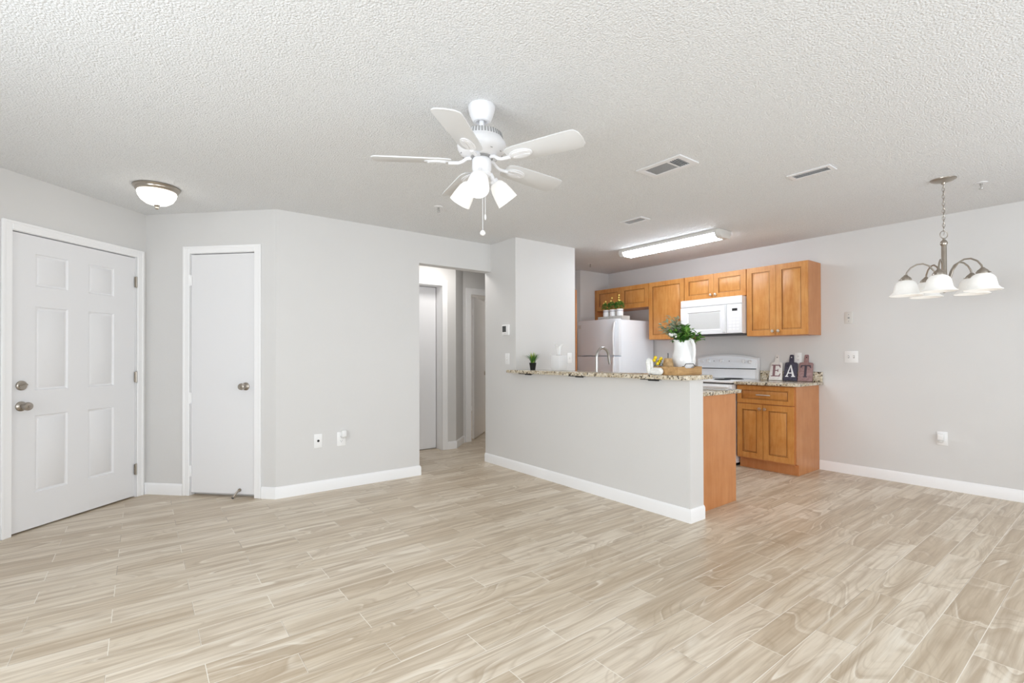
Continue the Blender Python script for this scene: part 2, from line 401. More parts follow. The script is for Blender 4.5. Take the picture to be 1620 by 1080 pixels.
# baseboards (path direction: room on the right-hand side)
BB = [(0, 0), (.013, 0), (.013, .078), (.009, .090), (.004, .097), (0, .098)]
def along(o, rz, x, d=0): return (o[0]+x*math.cos(rz)+d*math.sin(rz), o[1]+x*math.sin(rz)-d*math.cos(rz))
struct('baseboard_left', MB().sweep([(XL, -1.2), (XL, 3.55)], BB), 'trim')
struct('baseboard_entry', MB().sweep([along(EC, R45, -2.45), along(EC, R45, -1.088)], BB), 'trim')
struct('baseboard_closet', MB().sweep([along(EC, R45, -.022), CC, along(CC, RN45, .363)], BB), 'trim', 'short white baseboard between entry door and closet door')
struct('baseboard_middle', MB().sweep([along(CC, RN45, 1.1), (.903, 4.455), (2.232, 4.455), (2.232, 4.575)], BB), 'trim', 'white baseboard under the living room wall')
struct('baseboard_peninsula', MB().sweep([(3.118, 4.575), (3.118, 1.985), (3.290, 1.985)], BB), 'trim', 'white baseboard wrapping the breakfast bar half wall')
struct('baseboard_right', MB().sweep([(XR, 2.092), (XR, -1.6)], BB), 'trim', 'white baseboard along the dining wall')
struct('baseboard_back', MB().sweep([(XR, YB), (2.1, YB)], BB), 'trim')
struct('baseboard_hall', MB().sweep([(3.128, 5.455), (3.255, 5.455), (3.545, 5.745), (3.562, 5.745)], BB), 'trim', 'white baseboard on the angled hallway corner')
struct('baseboard_bedroom', MB().sweep([(3.0, 9.0), (6.1, 9.0)], BB), 'trim')

def casing(name, label, x0, x1, z, loc, rz, cw=.06, left=True, right=True, jd=.05):
    """door casing around opening x0..x1 up to z; jamb lining goes jd deep"""
    b = MB(); y0, y1 = -.017, 0
    def leg(a, c):
        b.box(a, c, y0+.004, y1, 0, z+cw, .003); 
    if left: leg(x0-cw, x0)
    if right: leg(x1, x1+cw)
    b.box(x0, x1, y0+.004, y1, z, z+cw, .003)
    e = .018                                # raised outer band
    if left: b.box(x0-cw, x0-cw+e, y0, y0+.006, 0, z+cw, .002)
    if right: b.box(x1+cw-e, x1+cw, y0, y0+.006, 0, z+cw, .002)
    b.box(x0-cw+e if left else x0, x1+cw-e if right else x1, y0, y0+.006, z+cw-e, z+cw, .002)
    j = .002                                # jamb lining
    b.box(x0, x0+j, .001, jd, 0, z); b.box(x1-j, x1, .001, jd, 0, z); b.box(x0+j, x1-j, .001, jd, z-j, z)
    return struct(name, b, 'trim', label, loc, rz)
casing('trim_1', 'white casing around the six-panel entry door', -1.024, -.092, 2.05, (*EC, 0), R45)
casing('trim_2', 'white casing around the narrow closet door', .428, 1.036, 2.087, (*CC, 0), RN45)
casing('trim_3', 'white casing around the closed hallway door', 2.352, 3.053, 2.092, (0, 5.455, 0), 0, .072, jd=.15)
casing('trim_4', 'white casing around the ajar hallway door', 3.672, 4.428, 2.06, (0, 5.745, 0), 0, .085, jd=.118)

# ------------------------------------------------------------------ doors
def hinge(parent, x, y, z, mat='nickel', s_=1):
    m = MB(); m.cyl((x, y, z-.045), (x, y, z+.045), .0065, n=12); m.cyl((x, y, z-.05), (x, y, z+.05), .0035, n=8)
    m.box(x-.014, x+.014, y+.003, y+.0065, z-.044, z+.044)
    return m.build('hinge', mat, parent)
def knob(parent, x, z, y=0, name='door_knob'):
    m = MB()
    m.lathe([(.0, .0), (.034, .0), (.033, .006), (.026, .012), (.016, .016), (.013, .032), (.017, .038), (.027, .046), (.029, .056), (.026, .066), (.015, .07), (.0, .07)], 28, (x, y, z), (0, -1, 0))
    k = m.build(name, 'nickel', parent)
    q = MB(); q.lathe([(0, 0), (.010, 0), (.009, .004), (.0, .004)], 16, (x, y-.0695, z), (0, -1, 0)); q.box(x-.0075, x+.0075, y-.079, y-.073, z-.002, z+.002, .001)
    q.build('turn_button', 'nickel', k); return k
d1 = structroot('door_1', 'white six-panel entry door with satin nickel knob and deadbolt', (*EC, 0), R45)
dx, dw = -1.0165, .918                        # door sits a hair back from the wall face
pan = []
for (zz0, zz1) in ((.253, .79), (.965, 1.548), (1.690, 1.918)):
    for (a, b) in ((.146, .366), (.517, .727)): pan.append((a, zz0-.012, b, zz1-.012))
MB().panel(dx, .012, dw, 2.029, pan, [(.010, -.009), (.012, -.001), (.018, .008)], .044, .008).build('door_panel', 'door', d1)
for z in (1.836, 1.025, .237): hinge(d1, -.097, -.004, z)
knob(d1, -.958, .862, .008)
m = MB(); m.lathe([(0, 0), (.033, 0), (.032, .010), (.027, .014), (.0, .014)], 28, (-.958, .008, 1.003), (0, -1, 0)); db = m.build('deadbolt', 'nickel', d1)
m = MB(); m.M = Matrix.Translation((-.958, -.012, 1.003)) @ Matrix.Rotation(-.25, 4, 'Y'); m.box(-.026, .026, -.008, .006, -.006, .006, .003); m.build('thumb_turn', 'nickel', db)
MB().box(-1.0235, -1.0185, .004, .05, .80, .92).build('strike_plate', 'nickel', d1)

d2 = structroot('door_2', 'plain white flush closet door with nickel knob', (*CC, 0), RN45)
MB().box(.434, 1.029, .006, .041, .026, 2.078, .002).build('door_panel', 'door', d2)
knob(d2, .966-.018, .943, .006)
for z in (1.855, .84, .21): hinge(d2, .431, -.004, z, 'trim')
m = MB(); m.cyl((.895, .006, .062), (.895, -.004, .062), .013, n=16); m.tube([(.895, -.004, .062), (.893, -.022, .055), (.872, -.035, .022), (.862, -.04, .008)], [.006, .007, .008, .009]); ds = m.build('door_holder', 'nickel', d2)
MB().cyl((.866, -.038, .012), (.860, -.041, .001), .0095, n=12).build('rubber_tip', 'dark', ds)
MB().box(1.0295, 1.0330, .004, .03, .88, 1.0).build('strike_plate', 'grey', d2)

d3 = structroot('door_3', 'closed white hallway door left of the angled corner', (0, 5.455, 0), 0)
MB().box(2.36, 3.045, .15, .185, .014, 2.083, .002).build('door_panel', 'door', d3)
d4 = structroot('door_4', 'white hallway door standing ajar', (3.772, 5.879, 0), math.radians(43))
pan4 = [(a, z0, b, z1) for z0, z1 in ((.24, .78), (.95, 1.53), (1.67, 1.90)) for a, b in ((.11, .33), (.42, .64))]
MB().box(.0, .74, -.036, .0, .012, 2.045, .002).build('door_panel', 'door', d4)
knob(d4, .675, .93, -.036)
for z in (1.83, 1.02, .25): hinge(d4, -.006, -.02, z, 'trim')

# ================================================================== CEILING FIXTURES
FX, FY = 1.347, 2.004
fan = thing('ceiling_fan', 'white five-blade ceiling fan with three lit glass shades', 'ceiling fan', (FX, FY, 0))
m = MB(); m.lathe([(0, H), (.064, H), (.067, H-.006), (.066, H-.018), (.057, H-.050), (.047, H-.072), (.040, H-.080), (.030, H-.082), (.027, H-.070), (0, H-.070)], 36); m.build('canopy', 'white_metal', fan)
MB().cyl((0, 0, 2.30), (0, 0, 2.375), .0125).build('downrod', 'white_metal', fan)
m = MB()
m.lathe([(0, 2.310), (.030, 2.310), (.034, 2.304), (.074, 2.303), (.092, 2.300), (.099, 2.294), (.105, 2.272), (.110, 2.262), (.119, 2.252), (.122, 2.238), (.119, 2.222), (.108, 2.204), (.090, 2.190), (.060, 2.184), (0, 2.184)], 48)
m.mi = 1
for k in range(44):
    a = 2*PI*k/44; m.M = Matrix.Rotation(a, 4, 'Z') @ Matrix.Translation((.1017, 0, 2.284)) @ Matrix.Rotation(-.24, 4, 'Y'); m.box(-.001, .0025, -.0036, .0036, -.013, .013)
for k in range(10):
    a = 2*PI*k/10+.2; m.M = Matrix.Rotation(a, 4, 'Z') @ Matrix.Translation((.103, 0, 2.1995)) @ Matrix.Rotation(.72, 4, 'Y'); m.box(-.003, .003, -.005, .005, -.002, .0005)
m.build('motor_housing', ['white_metal', 'grey'], fan)
MB().lathe([(0, 2.186), (.056, 2.186), (.056, 2.178), (.040, 2.174), (0, 2.174)], 32).build('rotor_plate', 'grey', fan)
MB().lathe([(0, 2.176), (.044, 2.176), (.048, 2.170), (.048, 2.124), (.044, 2.112), (.046, 2.104), (.040, 2.090), (.020, 2.080), (0, 2.078)], 36).build('switch_housing', 'white_metal', fan)
BZ = 2.158
out = []
for (x, y) in ((.150, -.040), (.165, -.053), (.20, -.058), (.44, -.066), (.505, -.0665), (.519, -.062), (.533, -.042), (.5365, 0), (.533, .042), (.519, .062), (.505, .0665), (.44, .066), (.20, .058), (.165, .053), (.150, .040)): out.append((x, y))
for k in range(5):
    a = math.radians(4+72*k); T = Matrix.Rotation(a, 4, 'Z') @ Matrix.Translation((0, 0, BZ)) @ Matrix.Rotation(math.radians(-12), 4, 'X')
    m = MB(); m.M = T; m.prism(out, 'xy', 0, .006, .0015); b = m.build('blade', 'blade', fan)
    m = MB(); m.M = T
    ov = [(.222+.062*math.cos(q*PI/12), .034*math.sin(q*PI/12)) for q in range(24)]
    m.prism(ov, 'xy', -.005, 0, .0015)
    m.prism([(.222+.045*math.cos(q*PI/8), .010*math.sin(q*PI/8)+.012) for q in range(16)], 'xy', -.008, -.005); m.prism([(.222+.045*math.cos(q*PI/8), .010*math.sin(q*PI/8)-.012) for q in range(16)], 'xy', -.008, -.005)
    m.M = Matrix.Rotation(a, 4, 'Z')
    m.tube([(.050, 0, 2.178), (.075, 0, 2.176), (.095, 0, 2.160), (.115, 0, BZ-.006), (.165, 0, BZ-.006)], [.009, .009, .0085, .008, .009], 10)
    m.build('blade_arm', 'white_metal', b)
for k in range(3):
    a = math.radians(228+120*k); ax = Vector((math.cos(a)*.64, math.sin(a)*.64, -.77)).normalized()
    rd = Vector((math.cos(a), math.sin(a), 0)); P0 = rd*.040+Vector((0, 0, 2.105)); P1 = rd*.066+Vector((0, 0, 2.076))
    m = MB(); m.tube([P0-rd*.012+Vector((0, 0, .004)), P0+rd*.010, P1], .011, 12); m.lathe([(0, -.002), (.020, 0), (.022, .018), (.024, .022), (0, .022)], 24, P1-ax*.006, ax); am = m.build('light_arm', 'white_metal', fan)
    prof = [(.024, 0), (.034, .010), (.044, .034), (.051, .070), (.056, .112), (.054, .112), (.049, .070), (.042, .036), (.032, .013), (.022, .003)]
    MB().lathe(prof, 36, P1+ax*.010, ax, close=True).build('shade', 'shade', am)
    m = MB(); m.lathe([(0, .012), (.012, .014), (.014, .035), (.024, .055), (.028, .072), (.023, .090), (.010, .100), (0, .101)], 24, P1, ax); m.build('bulb', 'bulb', am)
def chain_pull(dx, dy, z0, z1, disc):
    m = MB(); m.cyl((dx, dy, z1), (dx, dy, z0), .0012, n=6)
    n = int((z0-z1)/.012)
    for k in range(n): m.ball((dx, dy, z1+.006+.012*k), .0019, 6)
    c = m.build('pull_chain', 'white_metal', fan)
    m = MB()
    if disc: m.lathe([(0, .014), (.006, .013), (.0125, .006), (.0135, 0), (.0125, -.006), (.006, -.012), (0, -.013)], 20, (dx, dy, z1-.012))
    else: m.lathe([(0, .012), (.003, .011), (.0045, .004), (.0045, -.010), (.003, -.014), (0, -.015)], 14, (dx, dy, z1-.012))
    m.build('pull_knob', 'white_plastic', c)
dirr = Vector((rt.x, rt.y))
chain_pull(dirr.x*.006-.01, dirr.y*.006-.012, 2.082, 1.815, True); chain_pull(dirr.x*.019-.01, dirr.y*.019-.012, 2.082, 1.895, False)

fl = thing('flush_mount_light', 'brushed nickel flush ceiling light with glowing glass bowl near entry door', 'ceiling light', (.093, 4.401, 0))
m = MB(); m.lathe([(0, H), (.143, H), (.145, H-.008), (.142, H-.014), (.136, H-.018), (.134, H-.028), (.127, H-.036), (.118, H-.040), (0, H-.040)], 48); m.build('pan', 'nickel', fl)
m = MB(); m.lathe([(.119, H-.036), (.122, H-.046), (.116, H-.070), (.099, H-.098), (.070, H-.120), (.035, H-.132), (0, H-.134)], 48); m.build('glass_bowl', 'bowl', fl)
m = MB(); m.lathe([(0, H-.132), (.020, H-.132), (.017, H-.139), (.008, H-.143), (.010, H-.150), (.012, H-.156), (.008, H-.163), (0, H-.165)], 20); m.build('finial', 'nickel', fl)

fx = thing('fluorescent_light', 'long white fluorescent box light on the kitchen ceiling', 'ceiling light', (4.59, 3.15, 0))
m = MB(); m.box(-.111, .111, -.60, .60, H-.034, H, .003); m.build('housing', 'offwhite', fx)
pr = [(-.104, H-.0345), (-.104, H-.040), (-.088, H-.066), (-.06, H-.078), (.06, H-.078), (.088, H-.066), (.104, H-.040), (.104, H-.0345)]
m = MB(); m.prism(pr, 'xz', -.575, .575); m.build('diffuser', 'tube', fx)
pc = [(-.108, H-.004), (-.108, H-.042), (-.091, H-.071), (-.062, H-.083), (.062, H-.083), (.091, H-.071), (.108, H-.042), (.108, H-.004)]
for s_ in (-1, 1):
    m = MB(); a, b = sorted((s_*.575, s_*.632)); m.prism(pc, 'xz', a, b, .003); m.build('end_cap', 'offwhite', fx)

CX_, CY_ = 4.520, .866
ch = thing('chandelier', 'brushed nickel chandelier with five lit bell shades hanging on a chain', 'chandelier', (CX_, CY_, 0))
m = MB(); m.lathe([(0, H), (.072, H), (.071, H-.006), (.058, H-.014), (.030, H-.022), (.014, H-.026), (.010, H-.036), (0, H-.036)], 40); m.build('canopy', 'nickel', ch)
m = MB(); zt = H-.034; n = 13; L = (zt-2.075)/n
for k in range(n):
    zc = zt-L*(k+.5); ang = PI/2*(k % 2)+.4
    u = Vector((math.cos(ang), math.sin(ang), 0))
    m.tube([u*(.0075*math.cos(q))+Vector((0, 0, zc+(L*.66)*math.sin(q))) for q in [2*PI*i/14 for i in range(14)]], .0016, 6, True)
m.tube([(.003*math.sin(q*1.3), .003*math.cos(q*1.3), zt-q*(zt-2.03)/24) for q in range(25)], .0015, 6)
m.build('chain', 'nickel', ch)
u = Vector((rt.x, rt.y, 0)).normalized()
m = MB(); m.tube([u*(.027*math.cos(q))+Vector((0, 0, 2.047+.027*math.sin(q))) for q in [2*PI*i/24 for i in range(24)]], .0026, 8, True); m.build('loop', 'nickel', ch)
m = MB(); m.lathe([(0, 2.022), (.007, 2.020), (.008, 2.010), (.018, 2.000), (.022, 1.985), (.018, 1.972), (.014, 1.966), (.0155, 1.960), (.0155, 1.70), (.019, 1.694), (.021, 1.680), (.016, 1.668), (.009, 1.66), (.012, 1.648), (.008, 1.636), (0, 1.632)], 28); m.build('stem', 'nickel', ch)
for k in range(5):
    a = math.radians(39.5+72*k); d = Vector((math.cos(a), math.sin(a), 0))
    pts = [(.012, 1.690), (.030, 1.700), (.038, 1.740), (.052, 1.790), (.080, 1.832), (.115, 1.852), (.150, 1.850), (.185, 1.828), (.207, 1.795), (.213, 1.768)]
    m = MB(); m.tube([d*r+Vector((0, 0, z)) for r, z in pts], .0055, 10); am = m.build('arm', 'nickel', ch)
    c = d*.213
    m = MB(); m.lathe([(0, 1.780), (.009, 1.779), (.016, 1.770), (.026, 1.762), (.034, 1.750), (.034, 1.738), (.030, 1.738), (0, 1.738)], 28, c)
    for q in range(3): m.cyl(c+Vector((.034*math.cos(q*2.1+a), .034*math.sin(q*2.1+a), 1.744)), c+Vector((.043*math.cos(q*2.1+a), .043*math.sin(q*2.1+a), 1.744)), .003, n=8)
    m.build('socket_cap', 'nickel', am)
    prof = [(.100, 1.630), (.086, 1.640), (.075, 1.655), (.070, 1.680), (.065, 1.705), (.054, 1.724), (.036, 1.737), (.030, 1.735), (.050, 1.720), (.061, 1.703), (.066, 1.680), (.071, 1.656), (.083, 1.637), (.098, 1.627)]
    MB().lathe(prof, 40, c, close=True).build('shade', 'shade', am)
    m = MB(); m.ball(c+Vector((0, 0, 1.69)), .028); m.build('bulb', 'bulb', am)

def vent(name, label, cx, cy, wx, wy, style):
    v = thing(name, label, 'vent', (cx, cy, H), 0)
    m = MB(); b = .028 if style else .04
    m.box(-wx/2, wx/2, -wy/2, -wy/2+b, -.008, 0, .002); m.box(-wx/2, wx/2, wy/2-b, wy/2, -.008, 0, .002)
    m.box(-wx/2, -wx/2+b, -wy/2+b, wy/2-b, -.008, 0, .002); m.box(wx/2-b, wx/2, -wy/2+b, wy/2-b, -.008, 0, .002)
    if style == 0: m.box(-wx/2+b, wx/2-b, -.055, -.045, -.007, 0)
    m.build('frame', 'white_metal', v)
    MB().box(-wx/2+b, wx/2-b, -wy/2+b, wy/2-b, -.0015, 0).build('duct_shade', 'dark' if style < 2 else 'grey', v)  # flat sheet, the duct's inner shade is put into its colour
    m = MB(); x0, x1, y0, y1 = -wx/2+b, wx/2-b, -wy/2+b, wy/2-b
    if style == 0:                          # two-way return grille
        yy = y0+.010
        while yy < -.057: m.M = Matrix.Translation((0, yy, -.004)) @ Matrix.Rotation(.9, 4, 'X'); m.box(x0, x1, -.006, .006, -.0006, .0006); yy += .0145
        xx = x0+.004
        while xx < x1: m.M = Matrix.Translation((xx, 0, -.0045)) @ Matrix.Rotation(-.3, 4, 'Y'); m.box(-.0038, .0038, -.045, y1, -.0005, .0005); xx += .0105
    else:
        xx = x0+.010; stp = (x1-x0)/(3 if style == 1 else 5)
        while xx < x1: m.M = Matrix.Translation((xx, 0, -.005)) @ Matrix.Rotation(-.7, 4, 'Y'); m.box(-stp*.34, stp*.34, y0, y1, -.0007, .0007); xx += stp
        m.M = Matrix()
    m.build('louvers', 'white_metal', v); return v
vent('return_air_vent', 'rectangular white ceiling vent with two louver fields beside the fan', 2.747, 1.908, .213, .335, 0)
vent('slot_air_vent', 'narrow white ceiling vent with dark slots between fan and chandelier', 3.622, 1.377, .130, .268, 1)
vent('kitchen_air_vent', 'small pale ceiling vent in front of the fluorescent light', 3.61, 2.853, .140, .245, 2)
SPK = [(1.970, 3.575, 'fire sprinkler on the ceiling behind the fan, above hallway wall'), (4.828, 4.56, 'fire sprinkler on the kitchen ceiling above the refrigerator'), (4.829, .718, 'fire sprinkler on the ceiling beside the chandelier')]
for x, y, lb in SPK:
    s_ = thing('fire_sprinkler', lb, 'sprinkler', (x, y, H), 0, 'ceiling fire sprinklers')
    MB().lathe([(0, 0), (.036, 0), (.034, -.004), (.014, -.006), (0, -.006)], 24).build('escutcheon', 'white_metal', s_)
    m = MB(); m.cyl((0, 0, -.005), (0, 0, -.020), .008, n=12); m.tube([(.008, 0, -.018), (.011, 0, -.030), (0, 0, -.042), (-.011, 0, -.030), (-.008, 0, -.018)], .0022, 6)
    m.lathe([(0, -.042), (.013, -.042), (.012, -.045), (0, -.045)], 16); m.cyl((0, 0, -.02), (0, 0, -.042), .0025, n=8); m.build('head', 'steel', s_)

# ================================================================== WALL PLATES
def plate(name, label, cat, loc, rz, w_=.072, h_=.118, kind='rocker', mat='white_plastic', group=None):
    p_ = thing(name, label, cat, loc, rz, group)
    MB().box(-w_/2, w_/2, -.006, 0, -h_/2, h_/2, .0025, 2).build('cover_plate', mat, p_)
    if kind == 'toggle2':
        for s_ in (-.023, .023):
            m = MB(); m.mi = 0; m.box(s_-.006, s_+.006, -.0068, -.005, -.013, .013); m.build('switch_slot', 'grey', p_)
            m = MB(); m.M = Matrix.Translation((s_, -.007, .003)) @ Matrix.Rotation(.5, 4, 'X'); m.box(-.004, .004, -.009, .002, -.005, .005, .001); m.build('toggle', mat, p_)
    elif kind == 'toggle':
        MB().box(-.006, .006, -.0068, -.005, -.013, .013).build('switch_slot', 'offwhite', p_)
        m = MB(); m.M = Matrix.Translation((0, -.007, .003)) @ Matrix.Rotation(.5, 4, 'X'); m.box(-.004, .004, -.009, .002, -.005, .005, .001); m.build('toggle', mat, p_)
    elif kind == 'duplex':
        for z in (.0195, -.0195):
            m = MB(); m.prism([(.0165*math.cos(q*PI/10), .0135*math.sin(q*PI/10)+z) for q in range(20)], 'xz', -.0075, -.005); rc = m.build('receptacle', mat, p_)
            m = MB(); m.box(-.008, -.0055, -.0078, -.0074, z-.001, z+.008); m.box(.0055, .008, -.0078, -.0074, z-.001, z+.007); m.cyl((0, -.0074, z-.007), (0, -.0079, z-.007), .0028, n=10); m.build('slots', 'dark', rc)
    elif kind == 'coax':
        m = MB(); m.cyl((0, -.005, .0), (0, -.0075, .0), .0105, n=18); m.build('coax_jack', 'black', p_)
    elif kind == 'phone':
        MB().box(-.008, .008, -.0068, -.005, -.008, .006).build('jack', 'grey', p_)
        for z in (.032, -.034): MB().cyl((0, -.0055, z), (0, -.0075, z), .0035, n=10).build('screw', 'grey', p_)
    return p_
plate('light_switch', 'white switch plate on the column side wall below the thermostat', 'light switch', (3.118, 4.153, 1.165), RN90, kind='toggle')
plate('light_switch', 'white switch plate behind the tissue box on the column', 'light switch', (3.895, 4.011, 1.171), 0, kind='toggle')
plate('light_switch', 'double white switch plate on the wall right of kitchen cabinets', 'light switch', (XR, 1.800, 1.178), RN90, .118, .118, 'toggle2')
plate('phone_jack_plate', 'wall-coloured phone jack plate above the double switch', 'wall plate', (XR, 1.820, 1.572), RN90, .072, .118, 'phone', 'offwhite')
plate('coax_wall_plate', 'white cable jack plate with black centre low on the living room wall', 'wall plate', (1.248, 4.455, .450), 0, .072, .122, 'coax')
plate('wall_outlet', 'white outlet low on living room wall with a plug-in device', 'outlet', (1.450, 4.455, .447), 0, .078, .125, 'duplex')
pf = thing('plug_in_freshener', 'white plug-in air freshener in the living room outlet', 'air freshener', (1.468, 4.4475, .478), 0)
MB().box(-.021, .021, -.035, 0, -.012, .048, .008, 3).build('body', 'white_plastic', pf)
m = MB(); m.M = Matrix.Translation((.002, -.022, -.016)); m.lathe([(0, -.006), (.016, -.006), (.018, .004), (.014, .010), (0, .012)], 20); m.build('dial', 'offwhite', pf)
plate('wall_outlet', 'white outlet low on the dining wall under the chandelier', 'outlet', (XR, 1.108, .452), RN90, .075, .122, 'duplex')
pf = thing('plug_in_freshener', 'white plug-in device hanging in the dining wall outlet', 'air freshener', (XR-.0075, 1.115, .448), RN90)
MB().box(-.022, .022, -.030, 0, -.012, .046, .006, 3).build('body', 'white_plastic', pf)
m = MB(); m.box(-.016, .016, -.034, -.004, -.030, -.012, .005, 2); m.build('vial', 'offwhite', pf)
plate('wall_outlet', 'white outlet on kitchen wall behind the letter signs', 'outlet', (XR, 2.297, 1.165), RN90, kind='duplex')
plate('wall_outlet', 'white outlet on kitchen wall left of the stove, behind the pitcher', 'outlet', (XR, 3.77, 1.165), RN90, kind='duplex')
th = thing('thermostat', 'white square thermostat with grey screen on the column wall', 'thermostat', (3.118, 4.166, 1.474), RN90)
MB().box(-.060, .060, -.024, 0, -.057, .057, .006, 2).build('case', 'white_plastic', th)
MB().box(-.046, .018, -.0255, -.022, -.022, .042, .001).build('screen', 'lcd', th)
MB().box(-.012, .012, -.0255, -.0225, -.043, -.037, .001).build('button', 'offwhite', th)

# ================================================================== KITCHEN CABINETS
GRV = [(.0045, -.008), (.009, -.0005), (.004, .0015), (.022, .006)]
def cab_door(par, x, z, w_, h_, knob_at=None, rail=.058, name='door'):
    m = MB(); m.panel(x, z, w_, h_, [(rail, rail, w_-rail, h_-rail)], GRV, .019, -.019, glaze=1); d = m.build(name, ['maple', 'glaze'], par)
    if knob_at:
        m = MB(); m.lathe([(0, 0), (.006, 0), (.005, .008), (.007, .012), (.0155, .017), (.017, .022), (.014, .029), (0, .031)], 20, (x+knob_at[0], -.019, z+knob_at[1]), (0, -1, 0)); m.build('knob', 'knob', d)
    return d
UX = 5.37                                    # carcass front of wall cabinets; door faces stand 19 mm proud
UD = XR-UX-.003
def wallcab(label, ytop, w_, z0, z1, n, knobs=True):
    c = thing('wall_cabinet', label, 'cabinet', (UX, ytop, 0), RN90, 'honey maple wall cabinets')
    m = MB(); m.mi = 0; m.box(.001, w_-.001, 0, UD, z0, z1, .001); m.build('carcass', 'veneer', c)
    g = .003; dw_ = (w_-g*(n+1))/n
    for k in range(n):
        ka = None
        if knobs: ka = (dw_-.028, .045) if k == 0 else (.028, .045)
        cab_door(c, g+k*(dw_+g), z0+.003, dw_, z1-z0-.006, ka if n == 2 else None)
    return c
fc = wallcab('short two-door wood cabinet above the refrigerator', 4.938, .930, 1.846, 2.160, 2, False)
MB().box(-.002, .0, -.019, UD, .0, 2.160).build('side_panel', 'veneer', fc)
MB().box(-.043, -.003, -.002, .016, 0, 2.160).build('filler_strip', 'maple', fc)
wallcab('single-door wood wall cabinet between refrigerator and microwave', 4.006, .530, 1.406, 2.160, 1)
wallcab('short two-door wood cabinet directly above the microwave', 3.474, .773, 1.863, 2.160, 2)
wallcab('tall two-door wood wall cabinet right of the microwave', 2.699, .629, 1.406, 2.160, 2)
# base cabinet right of the stove
BX = 5.125
bc = thing('base_cabinet', 'wood base cabinet with drawer and two doors right of the stove', 'cabinet', (BX, 2.686, 0), RN90)
W_ = .591; BD = XR-BX-.003
m = MB(); m.prism([(0, .105), (.048, .105), (.048, 0), (BD, 0), (BD, .884), (0, .884)], 'yz', 0, W_-.018); m.build('carcass', 'veneer', bc)
m = MB(); m.prism([(-.004, .118), (.048, .105), (.048, 0), (BD, 0), (BD, .884), (-.004, .884)], 'yz', W_-.018, W_); m.build('side_panel', 'veneer', bc)
MB().box(0, W_-.018, .044, .048, 0, .105).build('toe_kick', 'veneer', bc)
cab_door(bc, .004, .118, .268, .566, (.268-.025, .566-.045)); cab_door(bc, .276, .118, .297, .566, (.025, .566-.045))
m = MB(); m.panel(.004, .694, .569, .182, [(.05, .042, .519, .140)], GRV, .019, -.019, glaze=1); dr = m.build('drawer', ['maple', 'glaze'], bc)
m = MB(); m.box(.218, .362, -.054, -.042, .779, .791, .004, 2); m.cyl((.245, -.019, .785), (.245, -.045, .785), .004, n=10); m.cyl((.335, -.019, .785), (.335, -.045, .785), .004, n=10); m.build('handle', 'chrome', dr)
ct = thing('stove_side_countertop', 'short granite countertop with backsplash holding the letter signs', 'countertop', (0, 0, 0))
MB().box(5.062, XR-.002, 2.052, 2.694, .886, .916, .006, 2).build('slab', 'granite', ct)
MB().box(XR-.024, XR-.002, 2.056, 2.694, .916, 1.020, .003).build('backsplash', 'granite', ct)
# peninsula cabinets (behind the half wall) and their counter
pc_ = thing('peninsula_base_cabinet', 'wood peninsula base cabinet showing its plain end panel', 'cabinet', (3.293, 2.062, 0))
MB().box(.125, .590, .018, 1.94, 0, .884).build('carcass', 'veneer', pc_)
MB().box(.003, .608, 0, .018, .0, .884, .001).build('end_panel', 'veneer', pc_)
for k in range(4):
    m = MB(); m.M = Matrix.Translation((.590, .03+k*.475, 0)) @ Matrix.Rotation(PI/2, 4, 'Z'); m.panel(0, .118, .468, .752, [(.058, .058, .41, .694)], GRV, .018, -.018, glaze=1); m.build('door', ['maple', 'glaze'], pc_)
ct = MB(); ct.box(3.293, 3.938, 2.028, 4.008, .886, .916, .007, 2)
tag(ct.build('peninsula_countertop', 'granite'), 'lower granite countertop behind the breakfast bar', 'countertop')
bar = thing('bar_countertop', 'raised speckled granite breakfast bar top on the half wall', 'countertop', (0, 0, 0))
def rc(cx, cy, r, a0, a1, n=5): return [(cx+r*math.cos(math.radians(a0+(a1-a0)*k/n)), cy+r*math.sin(math.radians(a0+(a1-a0)*k/n))) for k in range(n+1)]
poly = rc(3.05, 1.985, .035, 180, 270)+rc(3.355, 1.975, .025, 270, 360)+[(3.38, 4.009), (3.116, 4.009), (3.116, 4.07)]+rc(3.06, 4.025, .045, 90, 180)
m = MB(); m.prism(poly, 'xy', 1.0215, 1.0515, .007); m.build('slab', 'granite', bar)
for y in (3.80, 3.08, 2.29):
    m = MB(); m.box(3.045, 3.1175, y-.075, y+.075, 1.0125, 1.0212, .003); m.box(3.110, 3.1175, y-.05, y+.05, 1.002, 1.0125, .002); m.build('bracket', 'dark', bar)
# tall pantry cabinet beyond the column
pn_ = thing('pantry_cabinet', 'tall wood pantry cabinet edge beside the column, shade in its brown colour', 'cabinet', (3.99, 4.31, 0))
m = MB(); m.box(0, .31, 0, .78, .0, 2.02); m.build('carcass', 'brown', pn_)
m = MB(); m.M = Matrix.Translation((.31, 0, 0)) @ Matrix.Rotation(PI/2, 4, 'Z'); m.panel(.003, .1, .386, 1.915, [(.06, .06, .326, 1.855)], GRV, .019, -.019); m.panel(.391, .1, .386, 1.915, [(.06, .06, .326, 1.855)], GRV, .019, -.019); m.build('door', 'veneer', pn_)

